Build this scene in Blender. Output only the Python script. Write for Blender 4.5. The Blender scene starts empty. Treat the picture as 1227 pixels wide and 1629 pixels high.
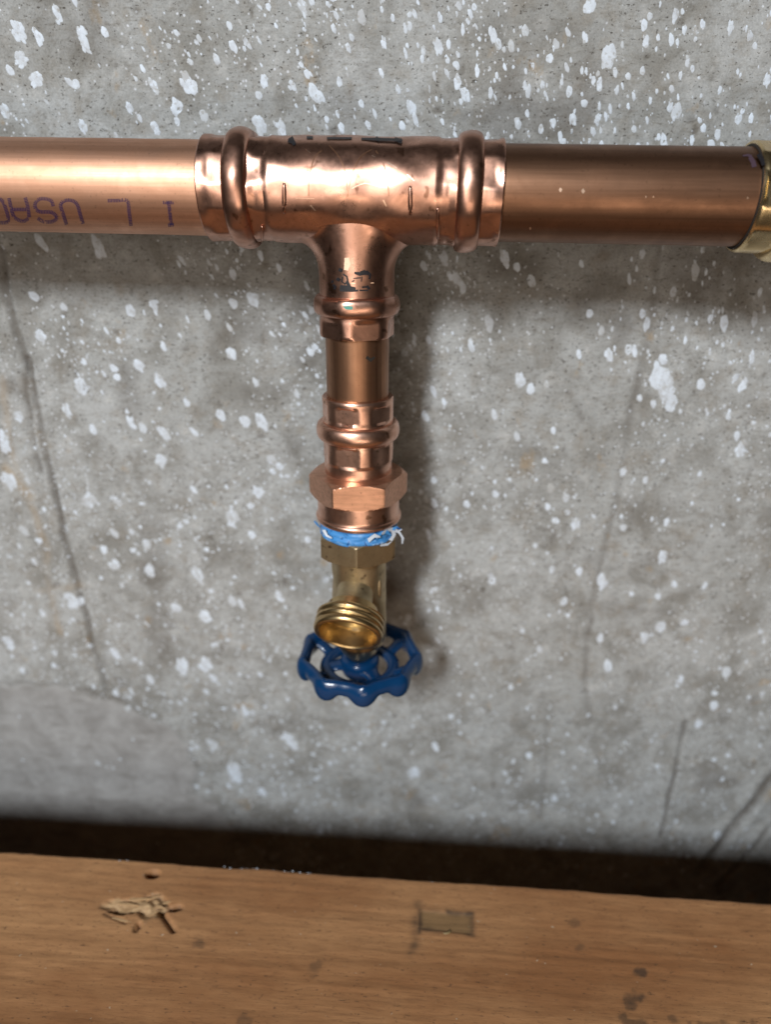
import bpy, math, random
import numpy as np
from mathutils import Vector, Matrix, noise as mnoise

random.seed(7)
rng = np.random.default_rng(11)
SC = bpy.context.scene
COL = SC.collection
MM = 0.001
R = math.radians

# ------------------------------------------------------------------ camera
PITCH, YAW, ROLL, DIST, FPX = 24.0, 3.5, 0.5, 252.0, 1133.0
right = Vector((math.cos(R(YAW)), math.sin(R(YAW)), 0))
fwd = Vector((-math.sin(R(YAW)), math.cos(R(YAW)), 0))
CAM = 10.4 * right - DIST * fwd + Vector((0, 0, -1.0))          # millimetres, tee centre is the origin
CROT = Matrix.Rotation(R(YAW), 3, 'Z') @ Matrix.Rotation(R(90 - PITCH), 3, 'X') @ Matrix.Rotation(R(ROLL), 3, 'Z')
cd = bpy.data.cameras.new('camera')
cd.sensor_fit = 'VERTICAL'
cd.sensor_height = 24
cd.lens = FPX / 1629 * 24
cd.clip_start, cd.clip_end = 0.005, 50
cd.dof.use_dof = True
cd.dof.focus_distance = 0.236
cd.dof.aperture_fstop = cd.lens / 4.3
cam = bpy.data.objects.new('camera', cd)
COL.objects.link(cam)
cam.matrix_world = Matrix.Translation(CAM * MM) @ CROT.to_4x4()
SC.camera = cam

# ------------------------------------------------------------------ world and lamps
w = bpy.data.worlds.new('World')
SC.world = w
w.use_nodes = True
w.node_tree.nodes['Background'].inputs[0].default_value = (0.55, 0.47, 0.40, 1)
w.node_tree.nodes['Background'].inputs[1].default_value = 0.030


def area(name, loc, target, size, power, color, shape='RECTANGLE', size_y=None):
    l = bpy.data.lights.new(name, 'AREA')
    l.shape = shape
    l.size = size
    if size_y:
        l.size_y = size_y
    l.energy = power
    l.color = color
    o = bpy.data.objects.new(name, l)
    COL.objects.link(o)
    o.location = loc
    o.rotation_euler = (Vector(target) - Vector(loc)).to_track_quat('-Z', 'Y').to_euler()
    return o


area('work_lamp', (-0.56, -2.0, 1.14), (0, 0.03, -0.1), 0.24, 60, (0.93, 0.97, 1.0), 'RECTANGLE', 0.48)
area('room_fill', (-0.25, -1.30, 0.03), (0, 0.0, -0.12), 0.55, 3.2, (1.0, 0.90, 0.80), 'RECTANGLE', 0.45)  # added soft fill, stands in for light bounced round the room
area('low_light', (0.25, -1.30, -0.46), (0, 0.0, -0.10), 0.80, 2.9, (1.0, 0.80, 0.62), 'RECTANGLE', 0.25)

SC.view_settings.view_transform = 'Standard'
SC.view_settings.look = 'None'
SC.view_settings.exposure = 0
SC.view_settings.gamma = 1
SC.render.engine = 'CYCLES'
SC.cycles.max_bounces = 8
SC.cycles.use_denoising = True
SC.cycles.caustics_reflective = False


# ------------------------------------------------------------------ picking points (photo pixel -> place)
def ray(px, py):
    d = CROT @ Vector(((px - 613.5) / FPX, -(py - 814.5) / FPX, -1.0))
    return d.normalized()


def on_plane(px, py, p0, n):
    d = ray(px, py)
    t = (Vector(p0) - CAM).dot(Vector(n)) / d.dot(Vector(n))
    return CAM + t * d


def on_cyl(px, py, p0, axis, r):
    """first hit of the view ray with an endless cylinder (millimetres); nearest point if it misses"""
    d = ray(px, py)
    a = Vector(axis).normalized()
    o = CAM - Vector(p0)
    dp, op = d - d.dot(a) * a, o - o.dot(a) * a
    A, B, C_ = dp.dot(dp), 2 * dp.dot(op), op.dot(op) - r * r
    disc = B * B - 4 * A * C_
    t = (-B - math.sqrt(disc)) / (2 * A) if disc > 0 else -B / (2 * A)
    return CAM + t * d


# ------------------------------------------------------------------ mesh helpers (all in millimetres)
def mesh_obj(name, verts, faces, mat, parent=None, smooth=True, kind=None, sharp=None):
    me = bpy.data.meshes.new(name)
    me.from_pydata([tuple(c * MM for c in v) for v in verts], [], faces)
    me.update()
    if smooth:
        me.polygons.foreach_set('use_smooth', [True] * len(me.polygons))
        if sharp:
            me.set_sharp_from_angle(angle=R(sharp))
    if mat:
        me.materials.append(mat)
    o = bpy.data.objects.new(name, me)
    COL.objects.link(o)
    if parent:
        o.parent = parent
    if kind:
        o['kind'] = kind
    return o


def thing(name, label, cat, group=None):
    o = bpy.data.objects.new(name, None)
    o.empty_display_size = 0.01
    COL.objects.link(o)
    tag(o, label, cat, group)
    return o


def tag(o, label, cat, group=None):
    o['label'] = label
    o['category'] = cat
    if group:
        o['group'] = group


def frame(origin, axis, up=(0, 0, 1)):
    z = Vector(axis).normalized()
    x = Vector(up).cross(z)
    if x.length < 1e-4:
        x = Vector((1, 0, 0))
    x.normalize()
    y = z.cross(x)
    m = Matrix((x, y, z)).transposed().to_4x4()
    m.translation = Vector(origin)
    return m


def lathe(profile, m, segs=96, rfun=None, wob=0.0, seed=0.0, closed=False):
    """profile [(s, r)] swept round local z of m; rfun(s, r, theta) reshapes the radius"""
    V, F = [], []
    n = len(profile)
    for s, r in profile:
        for k in range(segs):
            th = 2 * math.pi * k / segs
            rr = rfun(s, r, th) if rfun else r
            p = Vector((rr * math.cos(th), rr * math.sin(th), s))
            if wob:
                q = Vector((p.x * 0.16 + seed, p.y * 0.16, p.z * 0.11))
                f = 1 + wob * mnoise.noise(q) / max(rr, 1)
                p.x *= f
                p.y *= f
            V.append(m @ p)
    last = n if closed else n - 1
    for i in range(last):
        a, b = i * segs, ((i + 1) % n) * segs
        for k in range(segs):
            k2 = (k + 1) % segs
            F.append((a + k, a + k2, b + k2, b + k))
    if not closed:
        for idx, flip in ((0, True), (n - 1, False)):
            if profile[idx][1] > 0.01:
                ring = [idx * segs + k for k in range(segs)]
                F.append(tuple(reversed(ring)) if flip else tuple(ring))
    return V, F


def add(A, B):
    n = len(A[0])
    return A[0] + B[0], A[1] + [tuple(i + n for i in f) for f in B[1]]


def resample(profile, step):
    out = [profile[0]]
    for (s0, r0), (s1, r1) in zip(profile, profile[1:]):
        k = max(1, int(math.hypot(s1 - s0, r1 - r0) / step))
        for i in range(1, k + 1):
            t = i / k
            out.append((s0 + (s1 - s0) * t, r0 + (r1 - r0) * t))
    return out


def tube(points, radii, segs=14, closed=False, squash=None):
    """swept tube through points; squash=(a, b) makes an oval: a across, b along z"""
    P = [Vector(p) for p in points]
    n = len(P)
    V, F = [], []
    for i, p in enumerate(P):
        if closed:
            t = P[(i + 1) % n] - P[i - 1]
        else:
            t = P[min(i + 1, n - 1)] - P[max(i - 1, 0)]
        t.normalize()
        up = Vector((0, 0, 1)) if abs(t.z) < 0.95 else Vector((1, 0, 0))
        x = up.cross(t).normalized()
        y = t.cross(x)
        rr = radii[i] if hasattr(radii, '__len__') else radii
        ax, ay = (rr, rr) if not hasattr(rr, '__len__') else rr
        for k in range(segs):
            a = 2 * math.pi * k / segs
            V.append(p + x * (ax * math.cos(a)) + y * (ay * math.sin(a)))
    for i in range(n if closed else n - 1):
        a, b = i * segs, ((i + 1) % n) * segs
        for k in range(segs):
            k2 = (k + 1) % segs
            F.append((a + k, a + k2, b + k2, b + k))
    if not closed:
        F.append(tuple(reversed(range(segs))))
        F.append(tuple((n - 1) * segs + k for k in range(segs)))
    return V, F


def hexr(apo, corner, phase=0.0, n=6):
    def f(th):
        a = (th - phase) % (2 * math.pi / n) - math.pi / n
        return min(apo / math.cos(a), corner)
    return f


# ------------------------------------------------------------------ materials
class NT:
    def __init__(self, name):
        self.m = bpy.data.materials.new(name)
        self.m.use_nodes = True
        self.t = self.m.node_tree
        self.b = self.t.nodes['Principled BSDF']
        self.co = self.t.nodes.new('ShaderNodeTexCoord').outputs['Object']

    def n(self, typ, **k):
        x = self.t.nodes.new(typ)
        for a, v in k.items():
            setattr(x, a, v)
        return x

    def link(self, a, b):
        self.t.links.new(a, b)

    def mapped(self, scale, rot=(0, 0, 0)):
        m = self.n('ShaderNodeMapping')
        m.inputs['Scale'].default_value = scale
        m.inputs['Rotation'].default_value = rot
        self.link(self.co, m.inputs['Vector'])
        return m.outputs[0]

    def noise(self, scale, detail=4, rough=0.55, vec=None, dist=0.0):
        x = self.n('ShaderNodeTexNoise')
        x.inputs['Scale'].default_value = scale
        x.inputs['Detail'].default_value = detail
        x.inputs['Roughness'].default_value = rough
        x.inputs['Distortion'].default_value = dist
        self.link(vec if vec is not None else self.co, x.inputs['Vector'])
        return x.outputs['Fac']

    def ramp(self, fac, stops, interp='LINEAR'):
        x = self.n('ShaderNodeValToRGB')
        x.color_ramp.interpolation = interp
        e = x.color_ramp.elements
        while len(e) < len(stops):
            e.new(0.5)
        for i, (p, c) in enumerate(stops):
            e[i].position = p
            e[i].color = (c, c, c, 1) if not hasattr(c, '__len__') else (*c, 1)
        self.link(fac, x.inputs[0])
        return x.outputs[0]

    def mix(self, fac, a, b, mode='MIX'):
        x = self.n('ShaderNodeMix', data_type='RGBA', blend_type=mode)
        for sock, v in ((x.inputs['Factor'], fac), (x.inputs['A'], a), (x.inputs['B'], b)):
            if hasattr(v, 'is_linked'):
                self.link(v, sock)
            elif hasattr(v, '__len__'):
                sock.default_value = (*v, 1)
            else:
                sock.default_value = v
        return x.outputs['Result']

    def math(self, op, a, b=0.0, clamp=False):
        x = self.n('ShaderNodeMath', operation=op, use_clamp=clamp)
        for i, v in enumerate((a, b)):
            if hasattr(v, 'is_linked'):
                self.link(v, x.inputs[i])
            else:
                x.inputs[i].default_value = v
        return x.outputs[0]

    def attr(self, name):
        x = self.n('ShaderNodeAttribute', attribute_name=name)
        return x.outputs['Fac']

    def bump(self, h, strength, dist_mm, prev=None):
        x = self.n('ShaderNodeBump')
        x.inputs['Strength'].default_value = strength
        x.inputs['Distance'].default_value = dist_mm * MM
        self.link(h, x.inputs['Height'])
        if prev is not None:
            self.link(prev, x.inputs['Normal'])
        return x.outputs[0]

    def set(self, **k):
        for a, v in k.items():
            s = self.b.inputs[a.replace('_', ' ')]
            if hasattr(v, 'is_linked'):
                self.link(v, s)
            elif hasattr(v, '__len__') and len(v) == 3:
                s.default_value = (*v, 1)
            else:
                s.default_value = v


def metal(name, bright, tarnish, amount, rough, rough_var=0.12, line_axis=None, bump=0.25, metallic=1.0, spot=None, grain=90):
    k = NT(name)
    big = k.noise(grain, 5, 0.6, dist=0.6)
    f = k.ramp(big, [(0.5 - 0.28 * amount - 0.08, 0.0), (0.72 - 0.2 * amount, amount)])
    col = k.mix(f, bright, tarnish)
    fine = k.noise(900, 3, 0.7)
    col = k.mix(k.ramp(fine, [(0.62, 0.0), (0.72, 0.5)]), col, tuple(c * 0.35 for c in tarnish))
    if spot:
        s = k.noise(240, 2, 0.5)
        col = k.mix(k.ramp(s, [(0.66, 0.0), (0.72, 0.8)]), col, spot)
    sc = {'x': (60, 2600, 2600), 'z': (2600, 2600, 60), None: (700, 700, 700)}[line_axis]
    lines = k.noise(1.0, 3, 0.6, vec=k.mapped(sc))
    if line_axis:
        sc2 = {'x': (9, 700, 700), 'z': (700, 700, 9)}[line_axis]
        st = k.noise(1.0, 4, 0.6, vec=k.mapped(sc2))
        col = k.mix(k.ramp(st, [(0.40, 0.0), (0.66, 0.45)]), col, tuple(c * 0.7 for c in tarnish))
    r1 = k.math('MULTIPLY_ADD', big, rough_var * 2)
    r1.node.inputs[2].default_value = rough - rough_var
    r2 = k.math('MULTIPLY_ADD', lines, rough_var)
    k.link(r1, r2.node.inputs[2])
    k.set(Base_Color=col, Metallic=metallic, Roughness=r2)
    nb = k.bump(lines, bump, 0.02)
    nb = k.bump(k.noise(260, 3, 0.5), bump * 0.8, 0.05, nb)
    k.set(Normal=nb)
    return k.m


COPPER_NEW = metal('copper_satin', (0.76, 0.44, 0.30), (0.54, 0.29, 0.18), 0.65, 0.44, 0.09, 'x', 0.4, metallic=0.95)
COPPER_TEE = metal('copper_polished', (0.78, 0.46, 0.35), (0.40, 0.21, 0.145), 0.75, 0.25, 0.14, None, 0.3, spot=(0.20, 0.10, 0.06), grain=120)
COPPER_DULL = metal('copper_brown', (0.32, 0.175, 0.108), (0.18, 0.093, 0.055), 0.65, 0.37, 0.10, 'x', 0.3, metallic=0.98)
COPPER_STUB = metal('copper_brown_stub', (0.46, 0.25, 0.15), (0.27, 0.14, 0.08), 0.6, 0.38, 0.08, 'z', 0.3, metallic=0.97)
COPPER_FIT = metal('copper_fitting', (0.88, 0.55, 0.42), (0.54, 0.29, 0.20), 0.6, 0.27, 0.12, None, 0.2, spot=(0.28, 0.14, 0.08), grain=150)
BRONZE_HEX = metal('bronze_hex', (0.80, 0.46, 0.32), (0.50, 0.27, 0.17), 0.5, 0.33, 0.10, 'x', 0.6, metallic=0.97)
BRASS_CAST = metal('brass_cast', (0.64, 0.53, 0.34), (0.38, 0.28, 0.16), 0.6, 0.42, 0.10, None, 1.0, spot=(0.10, 0.065, 0.04), grain=180)
BRASS = metal('brass_turned', (0.70, 0.53, 0.28), (0.42, 0.28, 0.13), 0.6, 0.27, 0.10, None, 0.3, spot=(0.20, 0.13, 0.06), grain=160)
BRASS_BRIGHT = metal('brass_bright', (0.84, 0.66, 0.38), (0.50, 0.37, 0.18), 0.35, 0.24, 0.08, None, 0.25)
STEEL = metal('screw_steel', (0.45, 0.36, 0.28), (0.2, 0.13, 0.09), 0.6, 0.4, 0.1)


def flat(name, col, rough=0.6, **kw):
    k = NT(name)
    k.set(Base_Color=col, Roughness=rough, **kw)
    return k.m


INK = flat('purple_ink', (0.045, 0.022, 0.085), 0.5)
MARKER = flat('black_marker', (0.012, 0.011, 0.014), 0.45)
DARK = flat('seam_dark', (0.02, 0.014, 0.01), 0.8)
SCRATCH = metal('scratch_copper', (0.98, 0.72, 0.55), (0.9, 0.6, 0.42), 0.3, 0.3, 0.05)
FLUX = flat('dried_flux', (0.36, 0.19, 0.11), 0.35, Metallic=0.75)
VERDI = flat('verdigris', (0.12, 0.36, 0.30), 0.8)


def enamel():
    k = NT('blue_enamel')
    f = k.noise(120, 3)
    k.set(Base_Color=k.mix(f, (0.002, 0.027, 0.090), (0.004, 0.042, 0.125)), Roughness=0.22)
    k.set(Normal=k.bump(k.noise(220, 3), 0.35, 0.2))
    return k.m


ENAMEL = enamel()


def tape_mat():
    k = NT('thread_tape')
    f = k.noise(200, 3, 0.5, dist=0.5)
    col = k.mix(k.ramp(f, [(0.56, 0.0), (0.70, 0.8)]), (0.06, 0.26, 0.60), (0.36, 0.52, 0.70))
    k.set(Base_Color=k.mix(k.ramp(k.noise(260, 3, dist=1.0), [(0.34, 0.9), (0.40, 0.0)]), col, (0.01, 0.07, 0.25)), Roughness=0.45)
    k.set(Normal=k.bump(k.noise(420, 4), 0.6, 0.3))
    return k.m


TAPE = tape_mat()
TAPE_WHITE = flat('tape_fray', (0.52, 0.56, 0.62), 0.5)


def wall_mat():
    k = NT('concrete')
    big = k.noise(16, 5, 0.6)
    mid = k.noise(110, 6, 0.65)
    streak = k.noise(1.0, 4, 0.7, vec=k.mapped((260, 260, 900)))
    fine = k.noise(1500, 3, 0.7)
    col = k.mix(k.ramp(big, [(0.35, 0.0), (0.65, 1.0)]), (0.330, 0.335, 0.328), (0.410, 0.420, 0.420))
    col = k.mix(k.ramp(mid, [(0.30, 0.75), (0.50, 0.0)]), col, (0.26, 0.235, 0.20))
    col = k.mix(k.ramp(mid, [(0.56, 0.0), (0.72, 0.6)]), col, (0.52, 0.515, 0.50))
    col = k.mix(k.ramp(streak, [(0.32, 0.55), (0.48, 0.0)]), col, (0.20, 0.185, 0.16))
    bl = k.noise(42, 6, 0.68, dist=0.4)
    col = k.mix(k.ramp(bl, [(0.36, 0.75), (0.54, 0.0)]), col, (0.195, 0.187, 0.168))
    patch = k.attr('patch')
    rough_only = k.math('SUBTRACT', 1.0, patch, True)
    pits = k.math('MULTIPLY', k.ramp(k.noise(1.0, 3, 0.65, vec=k.mapped((700, 700, 1000))), [(0.32, 0.9), (0.40, 0.0)]), rough_only)
    col = k.mix(pits, col, (0.06, 0.052, 0.042))
    pits2 = k.math('MULTIPLY', k.ramp(k.noise(190, 5, 0.72), [(0.27, 0.95), (0.34, 0.0)]), rough_only)
    col = k.mix(pits2, col, (0.08, 0.068, 0.052))
    tan = k.ramp(k.noise(75, 4, 0.6, vec=k.mapped((1, 1, 0.8), (0.3, 0.9, 0))), [(0.64, 0.0), (0.72, 0.55)])
    col = k.mix(tan, col, (0.34, 0.25, 0.15))
    # small paint mist
    v = k.n('ShaderNodeTexVoronoi')
    v.inputs['Scale'].default_value = 420
    k.link(k.co, v.inputs['Vector'])
    mist = k.ramp(v.outputs['Distance'], [(0.14, 1.0), (0.22, 0.0)])
    keep = k.ramp(v.outputs['Color'], [(0.62, 0.0), (0.64, 0.8)])
    col = k.mix(k.math('MULTIPLY', k.math('MULTIPLY', mist, keep), rough_only), col, (0.66, 0.69, 0.74))
    grain = k.mix(fine, (0.55, 0.55, 0.55), (1.40, 1.40, 1.40))
    col = k.mix(1.0, col, grain, 'MULTIPLY')
    pc = k.mix(k.ramp(k.noise(70, 6, 0.68, dist=0.5), [(0.32, 0.0), (0.68, 1.0)]), (0.235, 0.225, 0.215), (0.385, 0.38, 0.375))
    pc = k.mix(k.ramp(k.noise(1.0, 4, 0.6, vec=k.mapped((55, 55, 260), (0, 0.5, 0))), [(0.34, 0.5), (0.46, 0.0)]), pc, (0.20, 0.19, 0.175))
    col = k.mix(patch, col, pc)
    dirt = k.attr('dirt')
    col = k.mix(dirt, col, (0.075, 0.06, 0.045))
    rust = k.attr('rust')
    col = k.mix(rust, col, (0.36, 0.25, 0.13))
    k.set(Base_Color=col, Roughness=0.92)
    nb = k.bump(fine, 0.5, 0.12)
    nb = k.bump(mid, 0.5, 0.5, nb)
    k.set(Normal=nb)
    return k.m


WALL = wall_mat()


def paint_mat():
    k = NT('white_paint')
    f = k.noise(420, 4, 0.6)
    col = k.mix(k.ramp(f, [(0.3, 0.0), (0.55, 1.0)]), (0.52, 0.56, 0.62), (0.66, 0.73, 0.82))
    wr = k.math('ADD', k.attr('worn'), k.ramp(k.noise(700, 4, 0.65), [(0.55, 0.0), (0.70, 0.7)]), True)
    k.set(Base_Color=k.mix(wr, col, (0.36, 0.355, 0.34)), Roughness=0.65)
    k.set(Normal=k.bump(k.noise(900, 3), 0.3, 0.1))
    return k.m


PAINT = paint_mat()


def wood_mat():
    k = NT('old_pine')
    # slow bend of the grain, then long thin rings and fibres
    wv = k.n('ShaderNodeTexWave', wave_type='BANDS', bands_direction='Y')
    wv.inputs['Scale'].default_value = 70
    wv.inputs['Distortion'].default_value = 14
    wv.inputs['Detail'].default_value = 5
    wv.inputs['Detail Scale'].default_value = 1.6
    wv.inputs['Detail Roughness'].default_value = 0.7
    k.link(k.mapped((0.16, 1, 1), (0, 0, 0.06)), wv.inputs['Vector'])
    ring = wv.outputs['Fac']
    fib = k.noise(1.0, 6, 0.75, vec=k.mapped((130, 1500, 600), (0, 0, 0.10)))
    blot = k.noise(1.0, 5, 0.58, vec=k.mapped((9, 20, 20)))
    fleck = k.noise(1.0, 4, 0.7, vec=k.mapped((350, 1300, 600), (0, 0, -0.15)))
    col = k.mix(k.ramp(blot, [(0.36, 0.0), (0.64, 1.0)]), (0.285, 0.12, 0.042), (0.49, 0.255, 0.11))
    col = k.mix(k.ramp(ring, [(0.25, 0.0), (0.95, 0.20)]), col, (0.19, 0.085, 0.032))
    col = k.mix(k.ramp(fib, [(0.34, 0.5), (0.48, 0.0)]), col, (0.15, 0.066, 0.026))
    col = k.mix(k.ramp(fib, [(0.58, 0.0), (0.74, 0.30)]), col, (0.52, 0.31, 0.15))
    col = k.mix(k.ramp(fleck, [(0.31, 0.9), (0.40, 0.0)]), col, (0.085, 0.04, 0.018))
    dots = k.ramp(k.noise(300, 4, 0.7), [(0.27, 0.75), (0.33, 0.0)])
    col = k.mix(dots, col, (0.07, 0.035, 0.018))
    lint = k.ramp(k.noise(1.0, 2, 0.5, vec=k.mapped((420, 520, 420), (0, 0, 0.6))), [(0.755, 0.0), (0.775, 0.6)])
    col = k.mix(lint, col, (0.55, 0.45, 0.33))
    col = k.mix(k.attr('pale'), col, k.mix(k.ramp(fleck, [(0.35, 0.0), (0.6, 1.0)]), (0.34, 0.20, 0.10), (0.56, 0.38, 0.20)))
    col = k.mix(k.attr('green'), col, (0.15, 0.105, 0.045))
    col = k.mix(k.attr('dark'), col, (0.035, 0.024, 0.016))
    k.set(Base_Color=col, Roughness=0.72)
    k.set(Normal=k.bump(fib, 0.5, 0.25))
    return k.m


WOOD = wood_mat()
PALE_WOOD = flat('splinter_wood', (0.46, 0.29, 0.145), 0.8)

# ------------------------------------------------------------------ numpy noise for relief
def vnoise(X, Y, scale, seed):
    r = np.random.default_rng(seed)
    g = r.random((256, 256))
    x, y = X / scale, Y / scale
    xi, yi = np.floor(x).astype(int), np.floor(y).astype(int)
    fx, fy = x - xi, y - yi
    fx, fy = fx * fx * (3 - 2 * fx), fy * fy * (3 - 2 * fy)
    a, b = g[xi % 256, yi % 256], g[(xi + 1) % 256, yi % 256]
    c, d = g[xi % 256, (yi + 1) % 256], g[(xi + 1) % 256, (yi + 1) % 256]
    return (a * (1 - fx) + b * fx) * (1 - fy) + (c * (1 - fx) + d * fx) * fy - 0.5


def fbm(X, Y, scale, seed, octs=4, gain=0.5):
    s, a = 0, 1.0
    for o in range(octs):
        s = s + a * vnoise(X, Y, scale / 2 ** o, seed + o)
        a *= gain
    return s


def seg_dist(X, Y, pts):
    d = np.full(X.shape, 1e9)
    for (x0, y0), (x1, y1) in zip(pts, pts[1:]):
        dx, dy = x1 - x0, y1 - y0
        t = np.clip(((X - x0) * dx + (Y - y0) * dy) / (dx * dx + dy * dy), 0, 1)
        d = np.minimum(d, np.hypot(X - x0 - t * dx, Y - y0 - t * dy))
    return d


def inside(X, Y, poly):
    c = np.zeros(X.shape, bool)
    n = len(poly)
    for i in range(n):
        (x0, y0), (x1, y1) = poly[i], poly[(i + 1) % n]
        if y0 == y1:
            continue
        c ^= ((y0 > Y) != (y1 > Y)) & (X < (x1 - x0) * (Y - y0) / (y1 - y0) + x0)
    return c


def sstep(a, b, x):
    t = np.clip((x - a) / (b - a), 0, 1)
    return t * t * (3 - 2 * t)


def grid_obj(name, Xg, Yg, pos, mat, attrs, parent=None):
    ny, nx = Xg.shape
    me = bpy.data.meshes.new(name)
    co = (pos.reshape(-1, 3) * MM).astype(np.float32)
    i = np.arange(ny * nx).reshape(ny, nx)
    q = np.stack([i[:-1, :-1], i[:-1, 1:], i[1:, 1:], i[1:, :-1]], -1).reshape(-1, 4)
    me.vertices.add(len(co))
    me.vertices.foreach_set('co', co.ravel())
    me.loops.add(q.size)
    me.loops.foreach_set('vertex_index', q.ravel().astype(np.int32))
    me.polygons.add(len(q))
    me.polygons.foreach_set('loop_start', (np.arange(len(q)) * 4).astype(np.int32))
    me.polygons.foreach_set('use_smooth', np.ones(len(q), bool))
    me.update(calc_edges=True)
    for n_, v in attrs.items():
        me.attributes.new(n_, 'FLOAT', 'POINT').data.foreach_set('value', v.ravel().astype(np.float32))
    me.materials.append(mat)
    o = bpy.data.objects.new(name, me)
    COL.objects.link(o)
    if parent:
        o.parent = parent
    return o


# ------------------------------------------------------------------ concrete wall
WALL_Y, WALL_YAW = 46.0, 1.2          # mm behind the pipe axis; left end a touch nearer
wn = Vector((math.sin(R(WALL_YAW)), -math.cos(R(WALL_YAW)), 0))   # towards the camera
wt = Vector((math.cos(R(WALL_YAW)), math.sin(R(WALL_YAW)), 0))
W0 = Vector((0, WALL_Y, 0))


def wall_uv(px, py):
    p = on_plane(px, py, W0, wn) - W0
    return (p.dot(wt), p.z)


us = np.arange(-250, 250.1, 1.0)
vs = np.arange(-470, 130.1, 1.0)
U, V = np.meshgrid(us, vs)
relief = 1.6 * fbm(U, V, 70, 1, 3) + 0.55 * fbm(U, V, 9, 5, 4, 0.6)
pit = vnoise(U, V, 3.4, 21) + 0.4 * vnoise(U, V, 1.7, 22)
relief -= 0.8 * sstep(0.42, 0.60, pit)
dirt = 0.55 * sstep(0.44, 0.60, pit)
patch_poly = [wall_uv(*p) for p in ((-220, 1085), (60, 1092), (95, 1086), (150, 1108), (185, 1112), (225, 1135), (262, 1150), (300, 1185), (312, 1225), (306, 1262),
                                    (350, 1285), (372, 1330), (360, 1480), (-220, 1480))]
jx = U + 5 * fbm(U, V, 14, 31, 3)
jy = V + 5 * fbm(U, V, 14, 41, 3)
dist = seg_dist(jx, jy, patch_poly + patch_poly[:1])
ins = inside(jx, jy, patch_poly)
sd = np.where(ins, dist, -dist)
patch = sstep(-2.0, 3.0, sd)
relief = relief * (1 - 0.75 * patch) + patch * (1.1 + 0.9 * fbm(U, V, 45, 51, 2))
dirt = np.maximum(dirt * (1 - 0.9 * patch), 0.38 * np.exp(-((sd + 0.8) / 1.3) ** 2) * (0.4 + 1.2 * np.clip(fbm(U, V, 12, 61, 2) + 0.4, 0, 1)))
GROOVES = [  # photo pixels, half width mm, depth mm, dirt
    (((0, 395), (12, 470), (38, 560), (47, 590)), 1.4, 1.3, 0.75),
    (((44, 572), (62, 660), (88, 780), (110, 880), (140, 985), (160, 1062), (172, 1100)), 1.2, 1.5, 0.8),
    (((40, 600), (50, 680), (66, 748)), 1.5, 0.9, 0.65),
    (((1052, 395), (1042, 470), (1022, 585), (1004, 660), (992, 745), (968, 850), (948, 940), (936, 1020), (932, 1090), (944, 1150)), 1.4, 0.5, 0.48),
    (((905, 870), (900, 960), (908, 1010)), 1.0, 0.3, 0.22),
    (((1092, 1150), (1082, 1200), (1066, 1270), (1052, 1330)), 1.2, 1.0, 0.7),
    (((1290, 1180), (1227, 1243), (1165, 1318), (1110, 1390)), 2.4, 1.8, 0.97),
    (((1290, 1250), (1227, 1316), (1180, 1370), (1140, 1410)), 1.5, 1.0, 0.8),
    (((870, 1150), (868, 1240), (862, 1300)), 1.4, 0.4, 0.30),
    (((905, 628), (922, 655), (928, 668)), 1.2, 0.5, 0.5),
    (((860, 842), (885, 846), (878, 862)), 0.9, 0.5, 0.45),
    (((750, 480), (757, 400)), 1.4, 0.4, 0.30),
]
for pts, hw, dep, dt in GROOVES:
    q = [wall_uv(*p) for p in pts]
    dd = seg_dist(U + 1.2 * fbm(U, V, 10, 71, 2), V, q)
    g = np.exp(-(dd / hw) ** 2)
    relief -= dep * g
    relief += 0.35 * dep * np.exp(-((dd - 2.2 * hw) / hw) ** 2)
    dirt = np.maximum(dirt, dt * g * np.clip(0.75 + 0.9 * fbm(U, V, 16, 75, 3), 0.2, 1))
rust = np.zeros_like(U)
for pts, hw, am in ((((0, 600), (20, 720), (48, 800), (72, 870), (80, 940), (98, 1005)), 1.8, 0.35), (((60, 940), (130, 930)), 2.0, 0.22),
                    (((10, 745), (48, 790)), 2.5, 0.5)):
    dd = seg_dist(U + 2 * fbm(U, V, 14, 81, 2), V, [wall_uv(*p) for p in pts])
    rust = np.maximum(rust, am * np.exp(-(dd / hw) ** 2) * np.clip(0.8 + fbm(U, V, 12, 85, 2), 0, 1))
# fine blurred soot patches
soot = np.clip(fbm(U, V, 26, 91, 4) - 0.22, 0, 1) * 1.2 * (1 - patch)
dirt = np.clip(np.maximum(dirt, np.minimum(soot, 0.42)), 0, 1)
pos = np.empty(U.shape + (3,))
for a in range(3):
    pos[..., a] = W0[a] + U * wt[a] + (V if a == 2 else 0) + relief * wn[a]
# faces toward -Y : flip column order
wall = grid_obj('wall', U, V, pos, WALL, {'patch': patch, 'dirt': dirt, 'rust': rust})
wall['kind'] = 'structure'

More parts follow.
